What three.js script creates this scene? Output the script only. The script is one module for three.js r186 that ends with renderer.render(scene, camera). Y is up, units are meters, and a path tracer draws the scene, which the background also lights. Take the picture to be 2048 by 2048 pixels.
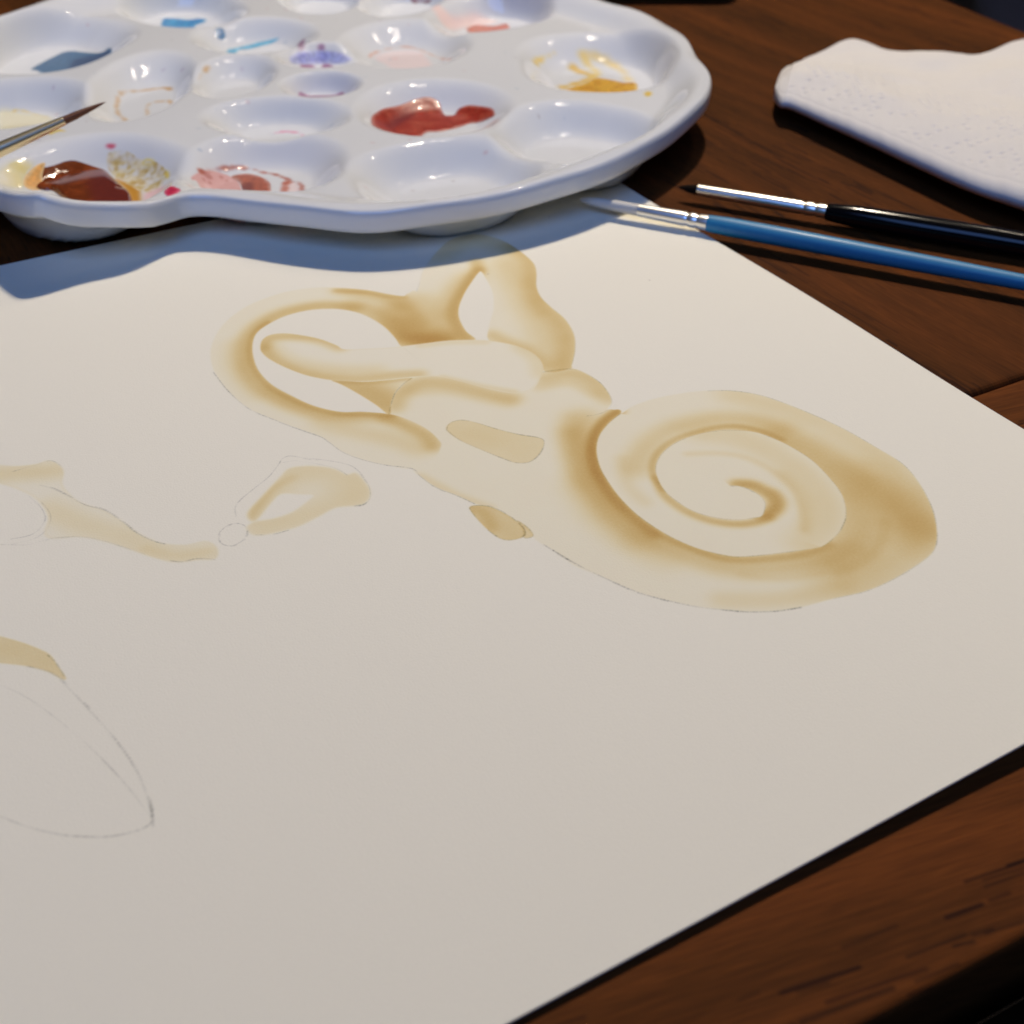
import * as THREE from 'three';
import { TessellateModifier } from 'three/addons/modifiers/TessellateModifier.js';
import { ImprovedNoise } from 'three/addons/math/ImprovedNoise.js';
import { mergeGeometries, toCreasedNormals } from 'three/addons/utils/BufferGeometryUtils.js';
import { RoundedBoxGeometry } from 'three/addons/geometries/RoundedBoxGeometry.js';
import { RectAreaLightUniformsLib } from 'three/addons/lights/RectAreaLightUniformsLib.js';

// ---------- camera ----------
const scene = new THREE.Scene();
const camera = new THREE.PerspectiveCamera(46.6, 1, 0.01, 20);
camera.position.set(0, 0.1715, 0);
camera.rotation.set(-38.2 * Math.PI / 180, 0, 0);
camera.focus = 0.285;
camera.userData.fStop = 18;
// ---------- light: three warm halogen bulbs over the far side of the table, a blue daylight roof window above and behind the viewer ----------
RectAreaLightUniformsLib.init();
const LAMP = { at: [0.15, 1.0, -0.85], color: new THREE.Color().setRGB(1, 0.868, 0.7), power: 3.25 };
const WINDOW = { at: [-0.3, 2.2, 1.8], aim: [-0.05, 0, -0.4], w: 2.0, h: 1.5, color: new THREE.Color().setRGB(0.19, 0.39, 1), power: 3.6 };
scene.background = new THREE.Color().setRGB(0.008, 0.008, 0.01);
scene.environmentIntensity = 1;
const renderer = new THREE.WebGLRenderer({ antialias: true });
renderer.toneMapping = THREE.LinearToneMapping;
renderer.toneMappingExposure = 1;
renderer.shadowMap.enabled = true;
renderer.shadowMap.type = THREE.PCFSoftShadowMap;

// ---------- helpers ----------
const rng = (s) => () => { s = (s + 0x6d2b79f5) | 0; let t = Math.imul(s ^ (s >>> 15), 1 | s); t = (t + Math.imul(t ^ (t >>> 7), 61 | t)) ^ t; return ((t ^ (t >>> 14)) >>> 0) / 4294967296; };
const perlin = new ImprovedNoise();
const noise = (x, y, z = 0) => perlin.noise(x, y, z);
const fbm = (x, y, z = 0) => noise(x, y, z) + 0.5 * noise(x * 2.03, y * 2.03, z + 7) + 0.25 * noise(x * 4.1, y * 4.1, z + 13);
const rgb = (r, g, b) => new THREE.Color().setRGB(r, g, b);
const std = (o) => new THREE.MeshStandardMaterial(o), phys = (o) => new THREE.MeshPhysicalMaterial(o);
function thing(name, label, category, pos = [0, 0, 0]) {
  const o = new THREE.Group(); o.name = name; o.position.set(...pos);
  o.userData = { label, category }; scene.add(o); return o;
}
function part(name, geometry, material, parent, label) {
  const m = new THREE.Mesh(geometry, material); m.name = name; m.castShadow = m.receiveShadow = true;
  if (label) m.userData.label = label;
  parent.add(m); return m;
}
const canvasOf = (w, h) => { const c = document.createElement('canvas'); c.width = w; c.height = h; return [c, c.getContext('2d')]; };
function texture(c, srgb = true) {
  const t = new THREE.CanvasTexture(c); t.magFilter = THREE.LinearFilter; t.anisotropy = 8;
  if (srgb) t.colorSpace = THREE.SRGBColorSpace; return t;
}
// smooth path through a flat list of points
function trail(ctx, a, closed, fx, fy) {
  const n = a.length / 2, P = (i) => { const k = closed ? ((i % n) + n) % n : Math.min(n - 1, Math.max(0, i)); return [fx(a[2 * k], a[2 * k + 1]), fy(a[2 * k], a[2 * k + 1])]; };
  ctx.beginPath(); ctx.moveTo(...P(0));
  for (let i = 0; i < (closed ? n : n - 1); i++) {
    const p0 = P(i - 1), p1 = P(i), p2 = P(i + 1), p3 = P(i + 2), k = 1 / 6;
    ctx.bezierCurveTo(p1[0] + (p2[0] - p0[0]) * k, p1[1] + (p2[1] - p0[1]) * k, p2[0] - (p3[0] - p1[0]) * k, p2[1] - (p3[1] - p1[1]) * k, ...p2);
  }
  if (closed) ctx.closePath();
}
function spline(a, closed, per) {
  const out = [], n = a.length / 2, P = (i) => { const k = closed ? ((i % n) + n) % n : Math.min(n - 1, Math.max(0, i)); return [a[2 * k], a[2 * k + 1]]; };
  for (let i = 0; i < (closed ? n : n - 1); i++) {
    const [p0, p1, p2, p3] = [P(i - 1), P(i), P(i + 1), P(i + 2)];
    for (let j = 0; j < per; j++) {
      const t = j / per, c = (k) => 0.5 * (2 * p1[k] + (p2[k] - p0[k]) * t + (2 * p0[k] - 5 * p1[k] + 4 * p2[k] - p3[k]) * t * t + (3 * p1[k] - p0[k] - 3 * p2[k] + p3[k]) * t ** 3);
      out.push([c(0), c(1)]);
    }
  }
  if (!closed) out.push(P(n - 1));
  return out;
}
// a grid of quads (rows x cols of [x,y,z], uv) as one geometry
function gridGeometry(rows, cols, at, wrap = false) {
  const pos = [], uv = [], idx = [];
  for (let i = 0; i < rows; i++) for (let j = 0; j < cols; j++) { const [x, y, z, u, v] = at(i, j); pos.push(x, y, z); uv.push(u, v); }
  const cc = wrap ? cols : cols - 1;
  for (let i = 0; i < rows - 1; i++) for (let j = 0; j < cc; j++) {
    const a = i * cols + j, b = i * cols + (j + 1) % cols, c = a + cols, d = b + cols;
    idx.push(a, c, b, b, c, d);
  }
  const g = new THREE.BufferGeometry();
  g.setAttribute('position', new THREE.Float32BufferAttribute(pos, 3)); g.setAttribute('uv', new THREE.Float32BufferAttribute(uv, 2));
  g.setIndex(idx); g.computeVertexNormals(); return g;
}

// ---------- shared shape of the palette, in millimetres about its centre (X right, Z towards the viewer) ----------
const sstep = (a, b, x) => { const t = Math.min(1, Math.max(0, (x - a) / (b - a))); return t * t * (3 - 2 * t); };
const RIM = [[-180, 143, 12], [-165, 145, 12], [-150, 149, 12], [-130, 154, 12], [-115, 157, 12], [-100, 160, 12], [-85, 162, 12.4], [-70, 164, 13], [-50, 163, 12.4], [-38, 162.6, 12.6], [-31.5, 163.1, 13], [-28.2, 165.8, 14.7], [-24.6, 168.9, 17.4], [-22.3, 169.8, 19.2], [-21.1, 168.4, 17.8], [-20.1, 164.8, 15.6], [-18.4, 158.4, 13.2], [-15.9, 152.5, 11.3], [-14.4, 147.1, 9.6], [-13.4, 140.4, 8.6], [-12.3, 135.5, 8.1], [-8.5, 133.2, 8], [-3.9, 134.8, 8.2], [3.6, 140.9, 8.5], [12.3, 148.7, 9], [19.4, 151, 9.5], [25.6, 152.2, 10], [32.2, 153.6, 10.5], [41, 155, 11.5], [50.4, 155.5, 12], [60.5, 156, 13], [70.2, 157, 13.5], [78.3, 155.6, 13.4], [87, 150.6, 13], [97.4, 150, 12.5], [106, 148.3, 12], [115.4, 145, 12], [122.7, 140.7, 12], [135, 138, 12], [150, 138, 12], [165, 140.5, 12]];
function rimAt(deg, k) {
  deg = ((deg + 180) % 360 + 360) % 360 - 180;
  let i = RIM.length - 1; while (RIM[i][0] > deg) i--;
  const p = (j) => { const n = RIM.length, m = ((j % n) + n) % n; return [RIM[m][0] + 360 * Math.floor(j / n), RIM[m][k]]; };
  const [x0, y0] = p(i - 1), [x1, y1] = p(i), [x2, y2] = p(i + 1), [x3, y3] = p(i + 2), t = (deg - x1) / (x2 - x1), w = x2 - x1;
  const m1 = (y2 - y0) / (x2 - x0) * w, m2 = (y3 - y1) / (x3 - x1) * w;
  return (2 * t ** 3 - 3 * t * t + 1) * y1 + (t ** 3 - 2 * t * t + t) * m1 + (3 * t * t - 2 * t ** 3) * y2 + (t ** 3 - t * t) * m2;
}
const LIP = 2.8, lipHeight = (deg) => 8 - 1.5 * Math.exp(-(((deg + 26) / 11) ** 2));
// outer wells: angle, middle radius, reach outwards, reach inwards, half width, floor height; inner wells: x, z, half sizes, floor height
const PETALS = [[-32, 127, 34, 32, 31, 4.3], [-5, 101, 26, 28, 27, 5], [27, 119, 29, 26, 31, 4.3], [55, 121, 30, 28, 28, 4.3], [95, 112, 32, 30, 36, 4.3], [140, 105, 28, 33, 24, 4.6], [167, 108, 27, 30, 19, 4.8], [-172, 110, 27, 30, 19, 4.8], [-139, 119, 30, 35, 25, 4.5], [-105, 126, 29, 30, 37, 4.4], [-71, 122, 36, 28, 26, 4.4]];
const BOWLS = [[-70, 19, 18, 36, 5.2], [-11, 54, 24, 18, 6], [47, 44, 26, 27, 5.2], [30, -34, 25, 30, 5.4], [-36, -45, 24, 22, 5.8], [-36, 8, 15, 24, 6.4], [-3, -17, 17, 15, 6.8], [1, 19, 14, 13, 7]];
function glazeTop(X, Z) {
  const r = Math.hypot(X, Z), deg = Math.atan2(X, Z) * 180 / Math.PI, Rc = rimAt(deg, 1) - LIP, crest = rimAt(deg, 2) + lipHeight(deg);
  const ridge = 14 + (crest - 14) * sstep(Rc - 15, Rc - 1, r) + 0.3 * Math.sin(X * 0.061 + 1) * Math.cos(Z * 0.053);
  let left = 1, sum = 0, floor = 0;      // what is left of the ridge after every well has been pressed in; the wells' lips melt into one another
  const press = (q, q0, f) => { const p = 1 - sstep(q0, 1, q); if (p > 0) { left *= 1 - p; sum += p; floor += p * (f + 0.9 * Math.min(1, q * q)); } };
  for (const [a, rc, ao, ai, b, f] of PETALS) {
    let d = deg - a; d = ((d + 180) % 360 + 360) % 360 - 180;
    if (Math.abs(d) > 45 || r < 30) continue;
    const dr = r - rc, u = dr / (dr > 0 ? ao * 1.02 : ai * 1.15), v = d * Math.PI / 180 * (rc * 0.45 + r * 0.55) / (b * 1.13), q = (Math.abs(u) ** 2.3 + Math.abs(v) ** 2.3) ** (1 / 2.3);
    if (q < 1) press(q, 0.5 + (u > 0 ? 0.18 * u / Math.max(q, 1e-6) : 0), f);
  }
  for (const [x, z, a, b, f] of BOWLS) { const q = Math.hypot((X - x) / a, (Z - z) / b) / 1.22; if (q < 1) press(q, 0.47, f); }
  return sum > 0 ? floor / sum + (ridge - floor / sum) * left : ridge;
}
const glazeUnder = (X, Z) => Math.max(0, glazeTop(X, Z) - 4.6);
// ---------- the sheet: u leftwards along its near edge, v backwards along its right edge, metres ----------
const SHEET = { x: 0.163, z: -0.1831, turn: 61.03 * Math.PI / 180, w: 0.42, h: 0.297 };
const sheetLift = (u, v) => 0.008 * Math.exp(-u / 0.085) * Math.exp(-v / 0.075) + 0.0016 * Math.exp(-((u / 0.05) ** 2)) * Math.exp(-(((v - 0.15) / 0.06) ** 2));
const EU = [-Math.sin(SHEET.turn), Math.cos(SHEET.turn)], EV = [-Math.cos(SHEET.turn), -Math.sin(SHEET.turn)];
const INK = {
  loop: [99.1,217.4,103.4,216.6,107.5,220.5,111.8,225.7,118.3,230.9,125.3,234.8,133.2,236.5,140.5,235.7,148.3,233,156.4,226.9,162.4,218.6,165.7,210.7,167.4,201,167.1,190.7,165.2,180.4,161.4,172.4,157.1,164.8,153.7,159,152.8,156.2,151.3,149.9,148.3,144.5,144,139.4,139.2,135.2,133.2,136,129,140.1,128.2,143,128.7,148.9,131.2,155.5,134.4,160,139.7,164.2,144.7,167,149.7,173,153,180.3,155.7,188.1,156.5,196.3,155.5,203.7,153.4,210.8,150.5,216.3,146.2,219.7,139.9,222.2,133.6,222.5,128,220.9,123,217.7,119.1,212.1,116.7,203.3,116.5,194.5,116.7,189.6,111.3,188,99.9,198.3],
  loopLine: [167.6,202.4,167.1,190.7,165.2,180.4,161.4,172.4,157.1,164.8,153.7,159,152.8,156.2,151.3,149.9,148.3,144.5,144,139.4,139.2,135.2,138.9,131.4,137.6,125.6,134.9,120.6,132.4,115.3],
  loopInner: [115.7,180.1,116.7,189.6,116.5,194.5,116.7,203.3,119.1,212.1,123,217.7,128,220.9,133.6,222.5,139.9,222.2,146.2,219.7,150.5,216.3,153.4,210.8,155.5,203.7,156.5,196.3,155.7,188.1,153,180.3,149.7,173,144.7,167,139.7,164.2,134.4,160],
  arch: [103.4,216.6,99.1,217.4,95.4,222.8,92.2,227.8,87.1,233.6,81.2,239.3,74.9,244,68.6,245.3,63.8,243.5,60.6,238.8,58.8,233,58.2,225.3,58.7,216.5,61.2,210.1,65.6,202.5,68,195.7,68.6,188.1,68.7,180.4,71.1,171.4,75.3,163.9,80.4,157.3,81.6,156,88.4,158,87.5,168.2,90.7,174.9,93.8,180.9,89.7,188.1,83.6,196.7,79.3,205.4,76.7,214.7,75.9,219,76.5,219.4,80.9,215.4,87.5,208.5,92.6,201.8,95.4,195.8,97,188.5,97.1,182.8,103.9,186,111.3,188,116.7,189.6,113.9,201.7],
  archLine: [99.1,217.4,95.4,222.8,92.2,227.8,87.1,233.6,81.2,239.3,74.9,244,68.6,245.3,63.8,243.5,60.6,238.8,58.8,233,58.2,225.3,58.7,216.5,61.2,210.1,65.6,202.5,68,195.7,68.6,188.1,68.7,180.4,71.1,171.4,75.3,163.9,80.4,157.3],
  lateral: [151.9,208.5,149.9,212.4,147,214,143.3,213,139.8,210,135.7,205.2,132.7,199.3,131.7,196.2,125.8,193.3,119.6,190.6,111.1,188.3,103.8,186.2,97.1,182.8,92.2,178.9,88.1,173.4,86.4,167.6,86.9,162.4,89,158.3,93.1,154.2,96.8,151.8,100.9,152.9,105.2,157.2,110.1,164.4,114.1,169.7,117,171.8,122,173.8,127.7,175.6,133.8,178,139.9,181.8,145.3,187.4,149.1,194.1,151.7,200.9,152.4,205.4],
  patch: [140.8,182.6,133.9,177.8,127.8,175.4,121.4,173.1,125.3,171.1,128.9,168.1,132,163.7,134.3,159.7,135.7,166.4,137.9,174.4,139.6,179.4],
  body: [134.3,159.7,132,163.7,128.9,168.1,124.8,171.4,121.4,173.1,117,171.8,114.1,169.7,110.1,164.4,105.2,157.2,100.9,152.9,96.8,151.8,93.1,154.2,89,158.3,81.6,156,79.4,152.1,78.5,145.7,79.4,139.9,81.1,136,84.2,133.5,81.4,132.5,81.8,130.6,87.5,128.4,92.3,124.3,96.2,119.4,99.4,112.6,101,105.3,101.9,97.9,102.2,87.7,97.7,76.1,103.5,64.2,113,66.8,117.4,74.3,121.1,80.2,123.7,85,124.9,92.5,126,98.5,127,101.8,128.1,107.1,130,112,132.4,115.3,134.9,120.6,137.6,125.6,138.9,131.4,139.2,135.2,137.1,148],
  bodyLine: [134.3,159.7,132,163.7,128.9,168.1,124.8,171.4,121.4,173.1],
  bodyLineB: [89,158.3,81.6,156,79.4,152.1,78.5,145.7,79.4,139.9,81.1,136,84.2,133.5,87.7,133.2,90,133.9],
  cochlea: [103,129.6,99.3,130.7,90.6,138.9,90.1,133.6,84.9,133.9,82.7,133.2,81.9,130.5,77.3,131.8,70.7,131.9,63.7,130.6,56.2,127.9,50.7,124.5,46.2,119.7,43,113.4,39.9,104.8,37.5,95.8,36.2,86,35.5,77.4,37.5,69.8,41.4,61.8,45.4,56.1,50.1,51.1,54.3,48.6,60.3,47.3,68.2,46.5,75,46.7,82.1,48.3,89.4,49.6,94.6,51.2,99.6,53.8,103,56.3,108,60.4,112.5,65.3,116.1,70,118.9,75.4,121.1,80.2,123.2,85.4,125.2,91.8,126.4,100,119.5,112.2,111.1,121.9],
  spiral: [81.9,130.5,87.3,128.1,92.3,124.6,96.3,119.5,99.2,113.2,100.7,107.2,101.7,100.2,101.8,93,100.7,86.3,99,80.6,96.7,75.9,93.8,72.1,90.8,69.4,86.2,67.3,81.7,65.7,77.2,64.1,73,62.8,68.5,63.9,64.4,65.8,60,69.4,56.1,75.3,54.2,81.9,53.1,89.1,53.6,95.5,55.1,101.6,57.4,106.2,61.4,109.4,65.6,111.6,71.2,112.8,77,112.5,82,110.8,86.3,107.7,89.2,103.5,91,97.8,90.8,92.1,89.6,87.3,86.7,83.2,82.7,80,79.5,78.8,77.2,78.3,73.9,81.3,72.9,84.5,73.5,88.1,74.8,90.3,76.5,91.3],
  cochLine: [125.9,94.3,123.2,85.4,121.1,80.2,118.9,75.4,116.1,70,112.5,65.3,108,60.4,103,56.3,99.6,53.8,94.6,51.2,89.4,49.6],
  cochRight: [82.1,48.3,75,46.7,68.2,46.5,60.3,47.3,54.3,48.6,50.1,51.1,45.4,56.1,41.4,61.8,37.5,69.8,35.5,77.4,36.2,86,37.5,95.8,39.9,104.8,43,113.4,46.2,119.7,50.7,124.5,56.2,127.9],
  oval: [124.5,146,122.5,148.3,119.3,148.3,116.6,145.6,113.1,140.1,109.4,135.2,105.8,131.5,105.6,129.1,108.9,125.5,112.8,123.6,115.9,124.8,117.9,127.9,120.8,133.9,123.6,140.4],
  round: [134.3,114.4,132.7,114.7,130.2,112.8,128.2,109,127.1,104.7,127.1,101,128.5,99.1,131.7,99.5,133.5,101.4,134.3,105.1,134.6,109.9],
  roundTail: [126.9,105,126,101.5,126.4,98.3,128.5,98.6,127.4,101.1],
  stapes: [180.4,136.4,179.3,138.7,174.4,142.7,168.2,147.7,165.2,149.7,160.6,148.2,156.3,144.7,154.1,140.4,152.1,140.3,151.6,136,152.2,131.3,155.3,128.1,161.2,130,166,128.9,171.3,127.7,177,128.1,181.2,129.5,181.9,132.7,179.7,133.8,175.8,132.9,170.9,133,166.2,135.2,163.9,136.9,167,139.1,170.6,141.3,174.1,139.1,179.4,134.5],
  stapesLine: [182.7,138.2,182,141.1,180.1,143.4,176,146,171.1,148.9,167.3,152.4,165.4,154.5,163.3,154.7,160.3,152,156.8,149.2,153.1,145.5,151.4,142.5,150.9,137.6,151.6,132.5,153.3,128.9,155.4,127.9,157.4,128.5],
  stapesIn: [165.9,153,162.6,151.9,158.8,148.4,155.3,144.2,154.1,140.4],
  stapesFoot: [181.2,129.4,177.7,127.7,174.1,127.4],
  ball: [183.2,130,184.3,128.9,185.6,128.4,186.9,128.3,188,128.9,188.7,129.9,189,131.2,188.7,132.6,188,134.1,186.8,135.1,185.6,135.7,184.2,135.8,183.1,135.2,182.4,134.2,182.1,132.9,182.4,131.4,183.2,130],
  incus: [228.5,186.5,226.7,185.5,223.3,183.1,219.1,181.7,215.7,181.6,214,177.9,213.9,174.9,215.1,170.8,214.9,167,213.6,162.1,211.6,158.7,209,155.4,206.6,149.7,204.5,143.3,202,138.6,199.9,136.1,195.9,133.5,192.3,133,190.8,131.5,190.3,128.7,191.7,125.8,195,127.3,198.4,128.3,201.5,130.5,204.9,134.8,208.3,139.6,212.5,144.8,216.3,148.2,221.8,150.6,222.8,153.5,220.8,158.5,220.9,163.8,222.6,169.4,225.8,174.9,228.8,179.4],
  incusA: [224.6,181.4,219.2,181.3,215.5,181.5,213.6,177.2],
  incusB: [220,172.6,217.3,169.2,214.3,163.4,212.1,159.2,209,155.4,206.6,149.7,204.5,143.3,202,138.6,199.9,136.1],
  incusC: [204.9,134.8,208.3,139.6,212.5,144.8,216.3,148.2,221.8,150.6,227.2,151,232.4,154.2],
  incusD: [223.1,169.2,221.7,164.3,221.4,159.6,222.9,156.2,225.6,154.2,230,154.8],
  incusE: [221,165.7,220.2,161.2,220.6,157.4,222.4,154.2,225.5,152.5,230,152.9],
  incusF: [200.7,130,198.4,128.3,195.3,127.8,191.8,125.5],
  drum: [240.1,125,238,123.4,234.6,119.6,232,116.1,230.2,113,229.5,109,228.8,105,229.5,104.9,231.6,108.5,234.9,112,239.4,115.5,241.5,117.3],
  drumA: [229.9,105,227.9,98.2,225.8,90.4,223.9,82.3,222.8,75,222.7,68.5,223,64.1,223.6,61.4],
  drumB: [222.8,66.1,223.4,62.7,225.7,61.8,229.6,62.5,232.9,64,236.8,66.5,240.6,69.8,243.6,73,246.4,76.6],
  drumC: [240.5,109.3,236.9,103.8,233.4,96.4,229.7,87,227.1,79,225.5,73.3,224.1,67.3,223.4,63.3],
  drumD: [230.6,113.2,229.6,110.1,229,105.5],
  drumE: [234.9,112,231.6,108.5,229.5,104.9],
};
const STROKES = [
  ['loop', 5.5, 0.62, [134.3,159.6,142.4,163.8,149.1,168.3,154,176.2,157.7,184.4,159.2,194.1,158.3,202.5,155.1,211.7,151.1,217.8,145.4,222,137.7,224.5,127.3,222.8,119.8,217.1]],
  ['loop', 2.1, 0.5, [134,158.9,140.2,163.1,146.1,166.6,150.9,173.1,154.3,180.3,156.9,188.1,157.3,196.7,156.3,204.2,154,211.1,150.3,217.6,145.1,221.2]],
  ['loop', 5.7, 0.42, [118.9,229.3,112.7,223.5,107.5,215.7,106.1,206.4,107.2,198]],
  ['loop', 7.3, 0.5, [119.2,218.4,115.7,211.8,113.9,203.2,114.3,193.2]],
  ['loop', 8.4, 0.75, [113.4,202.9,112.7,192.3,106.4,188.1]],
  ['loop', 4.4, 0.6, [135.9,158.8,132.5,152.8,130.2,145.8,130.7,141.1]],
  ['loop', 6.6, 0.22, [150.6,164.6,144.3,156.5,137.1,148,134,141.8]],
  ['loop', 2.5, 0.4, [120.2,229.7,112.5,224.1,107.7,218.5,103.9,215.8]],
  ['loop', 5.8, 0.12, [157.9,214.7,162.5,200.9,161.7,185.2]],
  ['arch', 4.1, 0.75, [76.1,221.2,84,213,92.9,203.6,97.5,193.9,98.5,184.3]],
  ['arch', 8.2, 0.42, [80.5,217.7,91.6,207.6,99.9,196.8,103.4,187.1]],
  ['arch', 9.7, 0.62, [108.4,210.7,108.9,200.4,107.8,191,102.6,185.9]],
  ['arch', 6.1, 0.6, [112.1,193.4,110.2,190.2,106.4,188.1]],
  ['arch', 7.6, 0.25, [104.3,213.2,99.7,212.1,101.6,202.3]],
  ['arch', 6.5, 0.5, [58.3,230.9,59,217.5,66.5,203,70.9,189.4,71.1,178.8,76,167.1,83.1,157.6]],
  ['arch', 10.9, 0.3, [66,219.9,70.6,200.4,75.5,181.4,81.5,166.2,86.9,157.1]],
  ['arch', 5.2, 0.4, [91.8,183.4,89.9,176.6,87.3,170.9,87.2,161.3]],
  ['arch', 9.8, 0.28, [82,236.1,71.8,242.3,64.7,240.2,60.7,229.5]],
  ['arch', 4, 0.6, [74.1,226.2,76.2,219.6]],
  ['lateral', 4.1, 0.42, [151.1,208.1,150.8,199.8,147.1,191,140.5,183.4,132.3,178.6,124.2,176.3,118.7,173.8]],
  ['lateral', 6.7, 0.24, [149.7,210.1,150.1,203.4,146.9,194.9,139.2,186.6,128.7,180.7]],
  ['lateral', 4.1, 0.5, [151.3,208.2,147.5,212.5,140.2,208.9,135,203.6,132.1,197.5]],
  ['lateral', 5.1, 0.2, [87.5,173.1,87,165.2,90,157.6]],
  ['lateral', 2.6, 0.14, [112.1,187.7,103.2,184.7,95,180.1]],
  ['lateral', 2.4, 0.2, [114.2,169.4,107,160.1,100.7,153.2]],
  ['patch', 11.8, 0.72, [140.9,182.4,136.8,176.9,133.7,169.5,132.7,161.7]],
  ['patch', 2.4, 0.4, [139.1,180.7,130.8,176.1,121.8,173]],
  ['body', 5.4, 0.42, [131.6,162.2,127.6,167.4,121.9,169.8,116.3,167.9,111.9,163.5,107.5,156.7,102.8,150.7]],
  ['body', 4.7, 0.18, [124.6,166.9,117,163.9,110.8,156.7,104.7,149.5]],
  ['body', 5.6, 0.42, [90.7,155.3,83,154.2,79.7,147.1,80.8,138.3]],
  ['body', 4, 0.2, [93.9,152.1,85.6,149.9,82.9,142]],
  ['body', 3.2, 0.85, [81.6,131.7,87.4,129.5,93.6,124.5,98.1,118.3,101.1,111.5,102.8,104.4,103.4,96.8,102.7,85.2]],
  ['body', 8, 0.4, [91.5,133.6,97.5,124.5,102.2,114.2,104.6,105.4,106,96.5,106.1,85.4]],
  ['body', 5.7, 0.14, [94.4,135.3,102.1,122.7,106.4,111.5]],
  ['body', 2.7, 0.18, [138.9,131.4,134.9,120.6,130,112]],
  ['cochlea', 2.4, 0.62, [82.3,131.9,87.7,129.4,93.4,125.2,97.3,120.1,100.7,113,102.4,105.3,103,98.2,102.7,90.9,101.2,83.9,98.5,78.2,95.1,72,91.1,68.3,84.9,65.3,78.2,63,71,62.4]],
  ['cochlea', 6.3, 0.42, [97.5,129.6,100.9,119.1,104.1,111,105.5,102.4,105.5,93.4,104.2,85.3,100.9,77.9,97.1,70.8,92.1,65.5,84.8,62,76.4,59.5,68.3,58.7]],
  ['cochlea', 7.5, 0.16, [108.4,109.7,110.1,96,108.5,84.7,104.9,76.1]],
  ['cochlea', 10.4, 0.5, [58.4,104.1,55.4,98.1,53.3,91.2,52.5,83.8,50.3,77.6,48.8,70,48.4,62.4,49.5,56]],
  ['cochlea', 8.5, 0.34, [51.6,102.7,49.1,93.8,47.6,85.8,47.1,77.6,47.7,68.4]],
  ['cochlea', 8.6, 0.42, [54.4,74.4,59.2,66.2,65.9,60.7,72.9,58.2]],
  ['cochlea', 14.5, 0.42, [48.9,61.8,57.3,55.5,66.5,52.7,75.5,52.5]],
  ['cochlea', 9.9, 0.22, [42.7,78.8,44.5,66.5,49,56.5,55.8,52]],
  ['cochlea', 2.8, 0.2, [54.5,62.5,60.4,57.4,68,54.4,76.1,54.5]],
  ['cochlea', 2.1, 0.55, [90.8,98.1,89.8,103.8,86.5,108.8,81.7,112.1,75.6,113.8,69.4,113.5,63.7,112.5,59.1,110,55.9,105.7,53.7,100.2]],
  ['cochlea', 6.3, 0.34, [91.9,107.9,87.1,113.2,79.5,117.1,70,118,61.3,115.6,54.4,110.9,50.5,104.2]],
  ['cochlea', 3.8, 0.14, [92.5,113.3,97.3,103.3,97.5,96]],
  ['cochlea', 2.4, 0.62, [89.7,102.8,91.9,96.5,91.7,90.8,90.1,85.8,87.4,81.6,83.4,78.4,79.6,77.1,76.1,77]],
  ['cochlea', 3.5, 0.85, [77.2,78.3,73,79,70.7,82.2,70.8,86,72,89.1,74.8,91]],
  ['cochlea', 3.1, 0.4, [75.5,77.8,70.5,80.2,69.2,84.1]],
  ['cochlea', 8.1, 0.2, [69.5,113.4,62.2,105.9,59.1,96.7,58.9,87.6,60.5,78.9,64,71.9,69.8,67.3,75.3,66.3]],
  ['cochlea', 2.2, 0.13, [77.7,107.2,70.5,103.3,66.1,98.4,64,90.6,64.5,82.3,68,75.1,72.1,69.5]],
  ['cochlea', 3.6, 0.16, [62.8,89,63.8,80.9,67.7,74,72.1,69.5]],
  ['cochlea', 8, 0.22, [51.9,122.9,44.5,111.5,40.4,100.2,38.3,87.3,38.1,76,40.9,66.2]],
  ['cochlea', 4.8, 0.2, [102.9,60.1,95.4,55.7,87,52.3,77.3,50.4]],
  ['cochlea', 2.2, 0.1, [94.2,64.3,87.4,58.7,78.4,55.8]],
  ['oval', 21.5, 0.3, [124.3,146.5,107.7,125.9]],
  ['round', 13.7, 0.42, [133.6,114,129,99.3]],
  ['round', 3.2, 0.35, [134,113.8,132.2,111.3,133.1,105.3]],
  ['roundTail', 5.6, 0.35, [126.7,104.4,127.2,98.3]],
  ['stapes', 10.7, 0.22, [180.4,136.4,166.3,148.2,157,143,153.3,132.9,161.9,130.9,178.5,129.8]],
  ['stapes', 2.7, 0.18, [180.3,135.9,177.2,139.4,171.7,144.2,166,146]],
  ['incus', 6.5, 0.22, [229.2,182.5,222.9,179.9,214.4,176.2]],
  ['incus', 7, 0.17, [220.2,162.6,214.5,152.3,207.3,143.2,200.8,132.9,191.1,127.5]],
  ['incus', 2.8, 0.1, [204.4,136.6,199,131.1,192.5,129.1]],
  ['drum', 10.8, 0.36, [240.8,121,234.6,115.5,229.2,106.5]],
];
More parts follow.
